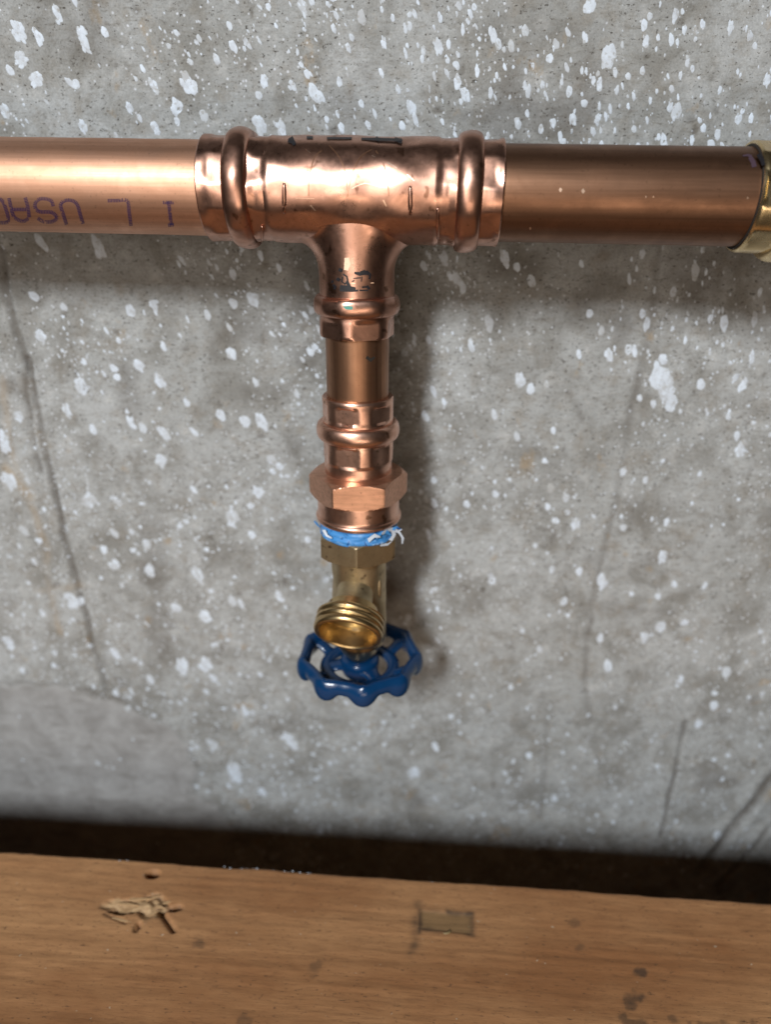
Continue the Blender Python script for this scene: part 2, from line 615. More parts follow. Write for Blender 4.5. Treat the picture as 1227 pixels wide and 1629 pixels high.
# paint splatter thrown on the wall: (px, py, width px, height px)
BIG = """92,24,14,28 60,55,14,28 30,50,20,38 33,95,24,26 57,126,26,24 132,63,18,40 166,51,12,18 244,138,14,28 301,136,26,40 280,169,20,28 206,171,12,22 226,109,8,14
324,184,16,18 281,193,10,14 420,130,14,26 412,152,12,14 413,197,22,36 448,202,16,30 466,136,10,18 481,12,16,28 365,41,9,16 390,65,9,16 344,94,12,18 8,179,14,26 16,112,12,18
132,202,14,22 247,204,14,26 302,98,9,12 120,134,16,14 489,118,10,16 316,61,9,13 222,188,8,14 731,9,10,16 608,16,7,10 652,24,10,9 652,42,10,14 611,70,11,20 697,73,16,28
714,71,8,16 674,81,9,16 672,94,8,12 727,104,10,15 728,132,16,24 739,149,16,22 794,70,12,17 814,73,13,19 876,92,13,15 782,50,9,19 895,130,7,10 745,34,7,11 755,11,9,12
758,42,5,11 791,120,6,12 607,116,8,15 625,29,8,12 940,9,28,24 932,59,11,21 971,89,28,40 1027,39,12,18 1030,65,13,21 1036,25,10,13 1076,24,12,27 1163,44,12,23 1194,57,12,20
1202,73,9,12 1095,100,9,13 1103,109,8,11 1049,59,7,11 907,145,12,17 931,164,12,13 913,189,13,22 955,135,12,22 1001,121,11,11 983,143,8,14 952,190,11,20 1078,177,22,28
1068,170,11,20 1070,141,9,12 1120,204,10,14 1132,230,14,16 1221,128,13,22 1108,62,7,9 1049,218,8,11 1024,112,10,13 903,107,8,16 958,229,8,10 1182,177,8,9
157,393,22,40 402,477,20,26 245,486,16,20 208,494,18,18 330,501,12,16 102,488,12,14 55,471,14,18 66,535,16,22 369,562,20,20 220,581,18,20 256,605,14,26 129,615,22,30
106,653,14,22 208,672,12,22 352,660,16,18 417,672,22,28 390,670,22,20 227,681,14,18 256,732,20,22 15,766,28,32 309,687,10,16 263,691,18,20 369,823,26,26 411,783,18,20
432,732,16,18 140,797,28,22 38,844,16,16 233,867,20,16 165,874,12,12 472,626,10,14 494,560,12,14 182,848,12,16 8,710,16,24 30,662,18,20 307,780,10,12 148,683,12,16 186,600,12,12
804,411,19,26 823,425,12,15 846,447,16,18 1071,464,13,16 1023,404,12,14 926,420,9,12 970,566,15,24 1001,556,13,17 1055,571,16,16 1050,600,42,44 1068,638,24,28 1058,620,30,40
1115,611,14,18 1182,613,15,20 1196,569,13,20 828,605,20,26 845,619,14,18 870,612,10,12 750,551,13,20 682,541,10,14 690,623,10,18 707,640,8,12 787,660,11,16 677,663,13,17
1018,633,9,11 1040,642,11,12 1023,499,12,14 939,499,12,14 922,564,10,14 1178,717,16,22 1173,693,12,14 823,695,11,14 881,685,10,11 901,792,12,14 917,832,16,20 877,777,14,14
743,803,12,12 789,787,12,12 903,815,10,9 1053,885,16,20 992,839,14,10 682,851,9,16 1159,663,9,12 1027,763,9,12 117,954,28,26 280,967,18,14 326,981,22,22 290,1062,26,22
184,1038,14,20 239,1081,14,14 326,1058,20,22 314,914,18,24 239,907,16,24 13,1024,20,22 68,975,12,12 369,958,16,14 383,962,10,14 445,950,14,20 462,1180,22,24 373,1231,26,30
417,1261,12,14 337,1185,16,18 339,1079,12,14 390,1134,12,14 182,899,20,16 958,924,20,24 1027,1016,17,20 968,1060,16,18 1052,998,18,18 956,1016,13,14 1157,1070,18,16
1055,884,14,18 922,909,12,14 783,922,12,18 898,958,14,12 879,906,10,12 1112,1152,12,14 1142,1328,16,14 659,1230,20,18 693,1188,12,14 1073,929,11,10 1085,1082,9,12 693,1271,10,12
883,1271,12,10 1090,991,14,10 1137,1123,16,14 640,200,12,14 560,60,9,12 540,130,10,16 520,190,8,12 575,165,9,14 862,205,10,14 840,180,8,12 1010,205,9,12"""
PV, PF, PA = [], [], []


def relief_at(u, v):
    y, x = v - vs[0], u - us[0]
    i, j = min(max(int(y), 0), len(vs) - 2), min(max(int(x), 0), len(us) - 2)
    fy, fx = y - i, x - j
    return (relief[i, j] * (1 - fx) + relief[i, j + 1] * fx) * (1 - fy) + (relief[i + 1, j] * (1 - fx) + relief[i + 1, j + 1] * fx) * fy


def splat(u, v, a, b, tilt, rag=0.12):
    """one flattened paint drop: half axes a (across), b (along) in mm"""
    if patch[min(max(int(round(v - vs[0])), 0), len(vs) - 1), min(max(int(round(u - us[0])), 0), len(us) - 1)] > 0.5 and rng.random() > 0.10:
        return
    n = 9 if max(a, b) < 1 else 20
    ph = rng.random(4) * 6.28
    base = len(PV)
    h = 0.03
    ct, st = math.cos(tilt), math.sin(tilt)

    fd = min(0.9, abs(rng.normal(0, 0.30)) + (0.35 * rng.random() if max(a, b) < 0.9 else 0.0))

    def put(x, y, lift, edge=0.0):
        PA.append(min(1.0, fd + edge))
        uu, vv = u + x * ct + y * st, v - x * st + y * ct
        rl = relief_at(uu, vv)
        p = W0 + wt * uu + wn * (rl + lift)
        PV.append((p.x, p.y, p.z + vv))
    put(0, 0, h + 0.04)
    for fr, lift in ((0.55, h + 0.04), (0.88, h + 0.02), (1.0, -0.04)):
        for k in range(n):
            t = 2 * math.pi * k / n
            r = 1 + rag * (math.sin(2 * t + ph[0]) + 0.8 * math.sin(3 * t + ph[1]) + 0.7 * math.sin(5 * t + ph[2])) + rag * 0.5 * (rng.random() - 0.5)
            put(a * fr * r * math.cos(t), b * fr * r * math.sin(t), lift, 0.55 if fr == 1.0 else 0.0)
    for k in range(n):
        k2 = (k + 1) % n
        PF.append((base, base + 1 + k, base + 1 + k2))
        for q_ in (0, n):
            PF.append((base + 1 + q_ + k, base + 1 + q_ + n + k, base + 1 + q_ + n + k2, base + 1 + q_ + k2))


def tilt_at(u):
    return -R(27 if u < -20 else max(10, 27 - (u + 20) * 0.2)) + rng.normal(0, R(7))


for row in BIG.split():
    px, py, pw, ph_ = map(float, row.split(','))
    u, v = wall_uv(px, py)
    sx = wall_uv(px + 10, py)
    sy = wall_uv(px, py + 10)
    a = pw / 2 * (sx[0] - u) / 10 * 0.92
    b = ph_ / 2 * (v - sy[1]) / 10 * 1.16
    if max(pw, ph_) > 19:
        for _ in range(5):
            t, q = rng.random() * 6.28, rng.random() ** 0.5 * 0.75
            splat(u + a * q * math.cos(t), v + b * q * math.sin(t), a * rng.uniform(.3, .6), b * rng.uniform(.3, .6), tilt_at(u), 0.12)
        splat(u, v, a * 0.84, b * 0.86, tilt_at(u), 0.12)
    else:
        splat(u, v, a, b, tilt_at(u), 0.07)
CLUST = fbm(U, V, 30, 99, 3)
for _ in range(19000):
    u, v = rng.uniform(-215, 215), rng.uniform(-395, 110)
    left = u < -15
    dens = 0.9 if left else 0.72
    if v < -50 and left:
        dens = 1.2
    cl = 0.5 + CLUST[int(v - vs[0]), int(u - us[0])]
    dens *= min(max(cl * 2.2 - 0.35, 0.08), 1.6)
    if rng.random() > dens * 0.55:
        continue
    s = min(0.29 * math.exp(abs(rng.normal(0, 0.66))), 1.7)
    el = rng.uniform(1.3, 2.6) if v > -60 else rng.uniform(0.9, 1.6)
    splat(u, v, s, s * el, tilt_at(u), 0.10)
    if s > 0.6:                                  # fine drops round a bigger one
        for _k in range(rng.integers(1, 5)):
            t = rng.random() * 6.28
            q = rng.uniform(1.4, 3.5) * s
            s2 = s * rng.uniform(0.15, 0.4)
            splat(u + q * math.cos(t), v + 1.6 * q * math.sin(t), s2, s2 * 1.5, tilt_at(u), 0.1)
sp = mesh_obj('paint_splatter', PV, PF, PAINT, wall, True, 'stuff')
sp.data.attributes.new('worn', 'FLOAT', 'POINT').data.foreach_set('value', PA)

# ------------------------------------------------------------------ timber below
TOP = -268.0
e0 = on_plane(0, 1353, (0, 0, TOP), (0, 0, 1))
e1 = on_plane(1227, 1436, (0, 0, TOP), (0, 0, 1))
bx = (e1 - e0).normalized()
by = Vector((-bx.y, bx.x, 0))          # towards the wall
B0 = (e0 + e1) / 2


def plank_uv(px, py):
    p = on_plane(px, py, (0, 0, TOP), (0, 0, 1)) - B0
    return (p.dot(bx), p.dot(by))


ua = np.arange(-260, 260.1, 0.8)
va = np.concatenate([np.arange(-150, -85, 3.0), np.arange(-85, -0.5, 0.6), np.array([-0.3, 0.0])])
UB, VB = np.meshgrid(ua, va)
h = 0.22 * fbm(UB * 0.06, VB, 2.4, 301, 4, 0.6) + 0.8 * fbm(UB, VB, 60, 311, 2)
dark = np.zeros_like(UB)
pale = np.zeros_like(UB)
green = np.zeros_like(UB)


def blob(px, py, rx, ry, soft=0.35, rag=0.5, seed=400):
    u, v = plank_uv(px, py)
    q = np.hypot((UB - u) / rx, (VB - v) / ry) + rag * fbm(UB, VB, 3.5, seed, 3)
    return 1 - sstep(1 - soft, 1 + soft, q)


k_ = blob(243, 1390, 2.5, 2.0, 0.2, 0.15)                   # nail hole
h -= 9 * k_
dark = np.maximum(dark, 0.35 * k_)
chip = np.maximum(blob(207, 1441, 9.5, 3.4, 0.2, 0.55, 402), blob(240, 1442, 6.0, 4.6, 0.2, 0.6, 405))
pale = np.maximum(pale, 0.85 * chip)
h += chip * (-1.6 + 2.2 * fbm(UB, VB, 4.0, 410, 3) + 0.9 * fbm(UB, VB, 1.6, 415, 2))
for px, py, rx, ry, dp in ((219, 1473, 0.9, 2.2, 3.5), (266, 1446, 4.0, 0.9, 3.0), (283, 1444, 1.6, 1.0, 3), (178, 1448, 1.0, .7, 1.5)):
    q = blob(px, py, rx, ry, 0.3, 0.3, 420)
    h -= dp * q
    dark = np.maximum(dark, 0.45 * q)
ra = [plank_uv(*p) for p in ((255, 1450), (265, 1464), (276, 1480))]
q = np.exp(-(seg_dist(UB, VB, ra) / 0.9) ** 2)
h -= 2.4 * q
dark = np.maximum(dark, 0.35 * q)
for pts in (((172, 1448), (190, 1451), (212, 1450)), ((165, 1452), (185, 1461), (200, 1468)), ((250, 1424), (262, 1434), (268, 1445))):
    q = np.exp(-(seg_dist(UB, VB, [plank_uv(*p) for p in pts]) / 0.45) ** 2)
    h -= 0.9 * q
    dark = np.maximum(dark, 0.55 * q)
# square plug print with a nail in it
rc = [plank_uv(*p) for p in ((668, 1447), (752, 1454), (752, 1488), (668, 1478))]
ir = inside(UB, VB, rc)
edge = seg_dist(UB, VB, rc + rc[:1])
green = np.maximum(green, 0.6 * np.where(ir, sstep(-0.2, 0.8, edge), 0))
h -= 0.55 * np.where(ir, sstep(0, 0.6, edge), 0)
dark = np.maximum(dark, 0.8 * np.exp(-(edge / 0.8) ** 2) * np.clip(0.65 + 1.6 * fbm(UB, VB, 9, 431, 2), 0, 1))
for pts, am in ((((668, 1446), (667, 1482)), 0.85), (((712, 1450), (752, 1454)), 0.9), (((752, 1454), (752, 1488)), 0.6), (((668, 1477), (700, 1479), (752, 1487)), 0.55)):
    dark = np.maximum(dark, am * np.exp(-(seg_dist(UB + 0.8 * fbm(UB, VB, 4, 461, 2), VB + 0.8 * fbm(UB, VB, 4, 465, 2), [plank_uv(*p) for p in pts]) / 1.0) ** 2) * np.clip(0.75 + 1.6 * fbm(UB, VB, 6, 471, 3), 0.1, 1))
dl = np.exp(-(seg_dist(UB, VB, [plank_uv(*p) for p in ((664, 1440), (662, 1480), (656, 1512))]) / 2.2) ** 2)
dark = np.maximum(dark, 0.7 * dl * np.clip(0.6 + 1.4 * fbm(UB, VB, 5, 441, 3), 0, 1))
for px, py, rx, ry, am in ((1020, 1587, 2.6, 2.2, 0.7), (1008, 1600, 1.6, 3.0, 0.6), (1023, 1548, 1.7, 1.0, 0.75), (312, 1500, 1.6, 1.4, 0.45), (500, 1540, 1.5, 1.8, 0.4),
                           (1010, 1628, 3.0, 2.0, .6), (1130, 1628, 9, 1.4, .5), (915, 1470, 1.6, 1, .4), (920, 1510, 1.6, 1, .4), (390, 1625, 2, 1.2, .4)):
    dark = np.maximum(dark, am * blob(px, py, rx * 1.2, ry * 1.2, 0.5, 2.2, 450))
# back edge: slightly ragged
edge_v = 0.9 * fbm(UB, UB * 0 + 3, 16, 501, 4, 0.6)
near = sstep(-3, 0, VB)
pos = np.empty(UB.shape + (3,))
vv = VB + near * edge_v
hh = h - 1.1 * sstep(-1.4, 0, VB) ** 2
for a in range(3):
    pos[..., a] = B0[a] + UB * bx[a] + vv * by[a] + (hh if a == 2 else 0)
plank = thing('timber_plank', 'weathered brown timber plank with a splintered nail hole below the pipes', 'timber')
grid_obj('top_face', UB, VB, pos, WOOD, {'dark': dark, 'pale': pale, 'green': green}, plank)
# unseen sides and underside, made far deeper than the plank to block light
back = pos[-1]
front = pos[0]
LV = [Vector(p) for p in back] + [Vector((p[0], p[1], TOP - 210)) for p in back] + \
     [Vector((p[0], p[1], TOP - 210)) for p in front] + [Vector(p) for p in front]
nb_ = len(back)
LF = []
for r_ in range(3):
    for i in range(nb_ - 1):
        a = r_ * nb_ + i
        LF.append((a, a + 1, a + nb_ + 1, a + nb_))
sides = mesh_obj('light_block_sides', LV, LF, WOOD, plank, True, sharp=40)
# plaster crumbs along the back arris
CV, CF = [], []
for px, py, n_ in ((368, 1377, 3), (400, 1380, 6), (440, 1384, 7), (480, 1386, 6), (205, 1366, 2), (700, 1402, 1)):
    for _ in range(n_):
        u, v = plank_uv(px + rng.uniform(-20, 20), py)
        v = -rng.uniform(0.0, 0.9)
        rr = rng.uniform(0.12, 0.38)
        b0 = len(CV)
        cz = TOP - 0.5
        c = B0 + bx * u + by * v
        ang = rng.random() * 6.28
        for k in range(5):
            CV.append((c.x + rr * 1.6 * math.cos(ang + k * 1.257) * rng.uniform(.7, 1.2), c.y + rr * 0.8 * math.sin(ang + k * 1.257), cz + 0.2 * rng.random()))
        CV.append((c.x, c.y, cz + rr))
        CF += [(b0 + k, b0 + (k + 1) % 5, b0 + 5) for k in range(5)]
mesh_obj('plaster_crumbs', CV, CF, TAPE_WHITE, plank, False, 'stuff')
# loose splinters lifted at the broken spot
for px, py, du, dv, dz, wd in ((188, 1436, 9, -0.6, 1.2, 0.9), (205, 1430, 10, 0.8, 1.6, 0.7), (232, 1432, 5, 2.4, 2.0, 0.8), (248, 1440, 4.5, -1.5, 2.4, 0.9),
                               (258, 1437, 3.5, 1.0, 1.8, 0.8), (178, 1459, 9, -1.6, 0.9, 0.7), (236, 1456, 4, 2.5, 1.5, 0.7), (283, 1438, 0.6, 2.2, 1.6, 0.35), (150, 1500, 0.8, 3.2, 0.4, 0.3)):
    u, v = plank_uv(px, py)
    p0 = B0 + bx * u + by * v
    p1 = p0 + bx * du + by * dv
    z0 = TOP - 0.3
    sd_ = by * wd
    Vt = [p0 - sd_ * .4, p0 + sd_ * .4, (p0 + p1) / 2 + sd_ * .6, p1, (p0 + p1) / 2 - sd_ * .6]
    dz *= 0.4
    zz = [z0, z0, z0 + dz * .7, z0 + dz, z0 + dz * .6]
    vt = [(p.x, p.y, z) for p, z in zip(Vt, zz)] + [(p.x, p.y, z - 0.5) for p, z in zip(Vt, zz)]
    mesh_obj('splinter', vt, [(0, 4, 3, 2, 1), (5, 6, 7, 8, 9)] + [(i, (i + 1) % 5, 5 + (i + 1) % 5, 5 + i) for i in range(5)], PALE_WOOD, plank, False)
u, v = plank_uv(709, 1481)
p = B0 + bx * u + by * v
nv, nf = tube([(p.x + 1.9 * math.cos(a), p.y + 1.4 * math.sin(a) + 0.3, TOP - 0.3 + 0.5 * math.sin(a * 1.5)) for a in np.linspace(math.pi * 0.9, math.pi * 2.15, 12)], 0.45, 8)
mesh_obj('bent_nail', nv, nf, flat('stained_nail', (0.24, 0.17, 0.075), 0.6), plank)

# ------------------------------------------------------------------ horizontal copper run
RUN_T = R(0.45)                                      # the run falls slightly to the right
AX = Vector((math.cos(RUN_T), 0, -math.sin(RUN_T)))
ORG = Vector((0, 0, 0))
MR = frame(ORG, AX)                                 # local z along the run


def run_s(px, py, r):
    return (on_cyl(px, py, ORG, AX, r) - ORG).dot(AX)


PIPE_R = 14.3


def pipe(name, s0, s1, r, m, mat, label, group):
    o = thing(name, label, 'pipe', group)
    prof = resample([(s0, r - 1.3), (s0, r - 0.2), (s0 + 0.3, r), (s1 - 0.3, r), (s1, r - 0.2), (s1, r - 1.3), (s0, r - 1.3)], 4)
    V_, F_ = lathe(prof[:-1], m, 112, wob=0.10, seed=s0, closed=True)
    mesh_obj('tube', V_, F_, mat, o, True, sharp=35)
    return o


S_END_L, S_END_R = run_s(309, 295, 15.9), run_s(803, 305, 15.9)
S_BEAD_L, S_BEAD_R = run_s(368, 300, 18), run_s(749, 300, 18)
S_BR = run_s(1212, 320, 15.5)
left_pipe = pipe('copper_pipe', -260, S_END_L + 20, PIPE_R, MR, COPPER_NEW, 'bright satin copper pipe with purple printed letters left of the tee', 'copper pipes')
MR2 = MR @ Matrix.Rotation(R(0.5), 4, 'X')
right_pipe = pipe('copper_pipe', S_END_R - 20, S_BR + 25, PIPE_R + 0.05, MR, COPPER_DULL, 'dull brown copper pipe between the tee and the brass fitting', 'copper pipes')


def bead_prof(c, wd, r0, r1, n=18):
    out = []
    for i in range(n + 1):
        a = math.pi * i / n
        out.append((c - wd * math.cos(a), r0 + (r1 - r0) * math.sin(a) ** 0.8))
    return [(out[0][0], r0 - 1.2)] + out + [(out[-1][0], r0 - 1.2)]


tee = thing('press_tee', 'polished copper tee fitting joining the horizontal pipes and the drop', 'pipe fitting')
RB = 15.9
tprof = resample([(S_END_L, PIPE_R + 0.05), (S_END_L, 15.6), (S_END_L + 0.4, 15.9), (S_BEAD_L - 3, 15.7), (S_BEAD_L, 16.0), (S_BEAD_L + 4.6, 15.9), (S_BEAD_L + 5.6, 15.5),
                  (S_BEAD_L + 9.0, 15.5), (S_BEAD_L + 9.8, RB), (S_BEAD_R - 9.8, RB), (S_BEAD_R - 9.0, 15.5), (S_BEAD_R - 5.6, 15.5), (S_BEAD_R - 4.6, 15.9), (S_BEAD_R, 16),
                  (S_BEAD_R + 3, 15.7), (S_END_R - 0.4, 15.9), (S_END_R, 15.6), (S_END_R, PIPE_R + 0.05)], 0.9)
hx = hexr(15.25, 16.15, R(8))


def tee_r(s, r, th):
    f = 0
    for c in (S_BEAD_L, S_BEAD_R):
        d = abs(s - c)
        if d < 9.4:
            f = 1 - sstep(8.2, 9.4, d)
    if f and r > 15:
        return r * (1 - f) + f * min(r + 0.2, hx(th))
    return r


V_, F_ = lathe(tprof, MR, 144, tee_r, wob=0.4, seed=3.3)
mesh_obj('run_tube', V_, F_, COPPER_TEE, tee, True, sharp=32)
for c, sd_ in ((S_BEAD_L, 1.1), (S_BEAD_R, 2.2)):
    V_, F_ = lathe(bead_prof(c, 3.9, 15.6, 18.2 if c < 0 else 17.9), MR, 128, wob=0.5, seed=sd_)
    mesh_obj('bead', V_, F_, COPPER_TEE, tee)

# branch with a drawn-out neck
NB, NT_ = 120, 20
bV, bF = [], []
Z_ST, RBR = -25.0, 12.75
rows = []
for k in range(NB):
    th = 2 * math.pi * k / NB
    cx, sy = math.cos(th), math.sin(th)
    f = 0.5 + 6.3 * abs(cx) ** 2.4
    for i in range(NT_ + 1):
        t = i / NT_ * math.pi / 2
        rr = RBR + f * (1 - math.cos(t)) ** 1.0
        x, y = (RBR + f) * cx, (RBR + f) * sy
        zend = -math.sqrt(max(RB * RB - y * y, 4)) + 0.25
        z0 = Z_ST
        z = z0 + (zend - z0) * math.sin(t)
        z_lin = z0 + (zend - z0) * (i / NT_)
        z = z * abs(cx) ** 0.7 + z_lin * (1 - abs(cx) ** 0.7)
        bV.append((rr * cx, rr * sy, z))
for k in range(NB):
    for i in range(NT_):
        a, b = k * (NT_ + 1) + i, ((k + 1) % NB) * (NT_ + 1) + i
        bF.append((a, b, b + 1, a + 1))
MV = frame((0, 0, 0), (0, 0, -1), (0, 1, 0))        # local z runs down the drop
hb = hexr(12.0, 13.05, R(100))


def press_r(z0, z1, hfun):
    def f(s, r, th):
        k = sstep(z0 - 0.5, z0 + 0.3, s) * (1 - sstep(z1 - 0.3, z1 + 0.5, s))
        return r * (1 - k) + k * min(r + 0.15, hfun(th)) if r > 12 else r
    return f


low = lathe(resample([(24.9, RBR), (31, 12.8), (38, 12.9), (39.2, 12.8), (45.0, 12.9), (45.6, 12.6), (45.6, 11.2)], 0.7), MV, 120, press_r(39.8, 46.5, hb), wob=0.15, seed=9)
tot = add((bV, bF), ([tuple(v) for v in low[0]], low[1]))
mesh_obj('branch_tube', tot[0], tot[1], COPPER_TEE, tee, True, sharp=40)
V_, F_ = lathe(bead_prof(35.2, 3.3, 12.6, 14.9), MV, 112, wob=0.5, seed=5)
mesh_obj('bead', V_, F_, COPPER_TEE, tee)


# marks on round surfaces ------------------------------------------------------------------
def cyl_pt(px, py, p0, ax, r, lift):
    p = on_cyl(px, py, p0, ax, r)
    a = Vector(ax)
    q = p - Vector(p0)
    nrm = (q - q.dot(a) * a).normalized()
    return p + nrm * lift, nrm


def stroke(pts, wpx, p0, ax, r, lift=0.06):
    """ribbon along photo-pixel points laid on a cylinder"""
    V_, F_ = [], []
    n = len(pts)
    for i, (x, y) in enumerate(pts):
        x0, y0 = pts[max(i - 1, 0)]
        x1, y1 = pts[min(i + 1, n - 1)]
        L = math.hypot(x1 - x0, y1 - y0) or 1
        nx, ny = -(y1 - y0) / L, (x1 - x0) / L
        ww = wpx[i] if hasattr(wpx, '__len__') else wpx
        for sgn in (-0.5, 0.5):
            V_.append(cyl_pt(x + nx * ww * sgn, y + ny * ww * sgn, p0, ax, r, lift)[0])
        if i:
            F_.append((2 * i - 2, 2 * i - 1, 2 * i + 1, 2 * i))
    return [tuple(v) for v in V_], F_


def smooth(pts, n=10):
    P = [Vector((*p, 0)) for p in pts]
    out = []
    for i in range(len(P) - 1):
        a, b, c, d = P[max(i - 1, 0)], P[i], P[i + 1], P[min(i + 2, len(P) - 1)]
        for k in range(n):
            t = k / n
            q = 0.5 * ((2 * b) + (c - a) * t + (2 * a - 5 * b + 4 * c - d) * t * t + (3 * b - a - 3 * c + d) * t ** 3)
            out.append((q.x, q.y))
    out.append(tuple(pts[-1]))
    return out


# printed letters: dotted strokes, upside down as the pipe was installed
LETTERS = {
    'letter': [
        [[(-24, 322), (-12, 314), (2, 318), (8, 330), (13, 350), (6, 354), (-8, 352), (-18, 346), (-24, 334)]],
        [[(14, 316), (19, 338), (23, 346), (30, 350), (37, 352), (45, 347)], [(40, 315), (44, 330), (46, 346)], [(20, 333), (42, 333)]],
        [[(84, 327), (82, 320), (76, 317), (64, 316), (57, 321), (55, 328), (59, 335), (66, 337), (80, 337), (87, 341), (90, 346), (86, 351), (78, 353), (68, 352), (60, 347)]],
        [[(105, 356), (100, 340), (96, 327), (99, 321), (108, 318), (117, 320), (123, 326), (127, 340), (132, 357)]],
        [[(172, 319), (186, 319), (202, 319), (205, 336), (208, 358)]],
        [[(260, 322), (276, 322)], [(268, 322), (270, 338), (272, 358)], [(268, 358), (277, 357)]],
    ]}
for strokes in LETTERS['letter']:
    DV, DF = [], []
    for pts in strokes:
        P = [Vector((*p, 0)) for p in smooth(pts, 6)]
        acc, prev = 0.0, P[0]
        step = 2.5
        samples = []
        for a, b in zip(P, P[1:]):
            L = (b - a).length
            d = (b - a) / (L or 1)
            while acc <= L:
                samples.append((a + d * acc, d))
                acc += step
            acc -= L
        for p, d in samples:
            nrm = Vector((-d.y, d.x, 0))
            for off in (-1.9, 0.0, 1.9):
                c = p + nrm * off
                if rng.random() < 0.04:
                    continue
                rr = 0.9
                b0 = len(DV)
                for k in range(6):
                    an = k * math.pi / 3
                    q, _ = cyl_pt(c.x + rr * math.cos(an), c.y + rr * 1.15 * math.sin(an), ORG, AX, PIPE_R, 0.09)
                    DV.append(tuple(q))
                DF.append(tuple(range(b0 + 5, b0 - 1, -1)))
    mesh_obj('printed_letter', DV, DF, INK, left_pipe, False)

# felt-pen marks on the tee's crown and on the right pipe
mk = ([], [])
for pts, wd in (([(462, 219), (466, 226), (469, 231)], [8, 7, 5]), ([(458, 224), (470, 228)], 5), ([(488, 219), (498, 219)], 4), ([(520, 220), (560, 220)], 3),
                ([(575, 221), (605, 222), (640, 223)], [3, 5, 4]), ([(598, 219), (604, 224)], 5), ([(628, 221), (640, 226)], 6)):
    mk = add(mk, stroke(pts, wd, ORG, AX, RB + 0.15, 0.10))
mesh_obj('marker_mark', mk[0], mk[1], MARKER, tee, True)
mk = ([], [])
for pts, wd in (([(1182, 248), (1191, 247), (1196, 250)], [2, 4, 6]), ([(1194, 250), (1199, 258), (1201, 266)], [7, 8, 8])):
    mk = add(mk, stroke(pts, wd, ORG, AX, PIPE_R + 0.1, 0.08))
mesh_obj('marker_mark', mk[0], mk[1], flat('faded_marker', (0.06, 0.035, 0.05), 0.5), right_pipe, True)
for pts, wd in ((((524, 232), (538, 248), (547, 266), (551, 285), (553, 312)), 1.2), (((592, 238), (574, 250), (562, 272), (556, 296), (553, 314)), 1.1),
                (((598, 240), (609, 258), (616, 282), (619, 312)), 1.6), (((491, 312), (492, 280), (500, 252), (512, 240)), 1.2)):
    s_ = stroke(smooth(pts), wd, ORG, AX, RB, 0.16)
    mesh_obj('flux_trace', s_[0], s_[1], FLUX, tee, True)
for pts, wd in ((((592, 248), (612, 257), (620, 262)), 1.2), (((612, 256), (632, 268)), 1.6), (((486, 238), (494, 244)), 1.2), (((600, 277), (612, 288)), 1.0), (((494, 326), (502, 335)), 1.6),
                (((610, 318), (615, 328)), 1.6), (((648, 278), (660, 288)), .9), (((470, 315), (500, 316)), .8), (((560, 300), (580, 292), (596, 296)), .7)):
    s_ = stroke(smooth(pts, 4), wd, ORG, AX, RB, 0.17)
    mesh_obj('scratch', s_[0], s_[1], SCRATCH, tee, True)
for px, py, r_ in ((892, 302, 3.4), (928, 304, 3.8), (1028, 313, 1.6), (1040, 313, 1.3), (844, 363, 2.2), (1190, 315, 1.8)):  # small brighter marks dotted along the right pipe
    s_ = stroke([(px, py - r_), (px + 0.3, py), (px, py + r_)], [1.5, r_ * 1.6, 1.5], ORG, AX, PIPE_R, 0.10)
    mesh_obj('bright_spot', s_[0], s_[1], SCRATCH, right_pipe, True)


def ridge(px, y0, y1, wd, name='stop_ridge'):
    pts = []
    for y in np.linspace(y0, y1, 12):
        pts.append(cyl_pt(px, y, ORG, AX, RB, -0.15)[0])
    rad = [wd * (0.35 + 0.65 * math.sin(math.pi * (i + 0.6) / 12.2) ** 0.5) for i in range(12)]
    V_, F_ = tube(pts, rad, 12)
    mesh_obj(name, [tuple(v) for v in V_], F_, COPPER_TEE, tee)


ridge(452, 291, 340, 0.75)
ridge(653, 296, 342, 0.75)
ridge(417, 360, 384, 0.6)
ridge(697, 330, 380, 0.6)

# smudged stencil and verdigris on the branch
VA0, VAX = (0, 0, 0), (0, 0, -1)
mk = ([], [])
STEN = [([(543, 427), (541, 432)], 6), ([(536, 443), (541, 446)], 5), ([(530, 453), (534, 456), (532, 460)], 4), ([(546, 436), (552, 440), (553, 446), (549, 452), (544, 448), (545, 440)], 2.4),
        ([(541, 457), (552, 458), (566, 459)], [7, 8, 4]), ([(541, 462), (560, 463), (570, 462)], 3), ([(552, 448), (556, 456)], 5), ([(564, 434), (572, 436), (580, 433), (587, 436)], [3, 6, 8, 4]),
        ([(583, 431), (589, 436), (588, 444)], 3), ([(576, 457), (586, 456)], 2.5), ([(584, 455), (588, 460)], 4), ([(572, 462), (586, 462)], 2), ([(562, 443), (574, 442)], 1.6),
        ([(560, 448), (564, 446)], 2), ([(528, 450), (530, 446)], 3), ([(576, 440), (575, 448)], 1.5)]
for pts, wd in STEN:
    mk = add(mk, stroke(pts, wd, VA0, VAX, RBR + 0.15, 0.10))
mesh_obj('stencil_smudge', mk[0], mk[1], MARKER, tee, True)
s_ = stroke([(546, 489), (553, 489.5), (561, 490)], [4, 6, 5], VA0, VAX, 14.8, 0.12)
mesh_obj('verdigris_spot', s_[0], s_[1], VERDI, tee, True)
s_ = stroke([(552, 410), (553, 420), (551, 430)], [7, 10, 7], VA0, VAX, RBR + 0.1, 0.10)  # brighter oval on the front of the branch
mesh_obj('bright_spot', s_[0], s_[1], SCRATCH, tee, True)
s_ = stroke([(513, 450), (560, 451), (595, 450)], [1.2, 1.8, 1.4], VA0, VAX, RBR + 0.15, 0.12)
mesh_obj('scratch', s_[0], s_[1], SCRATCH, tee, True)

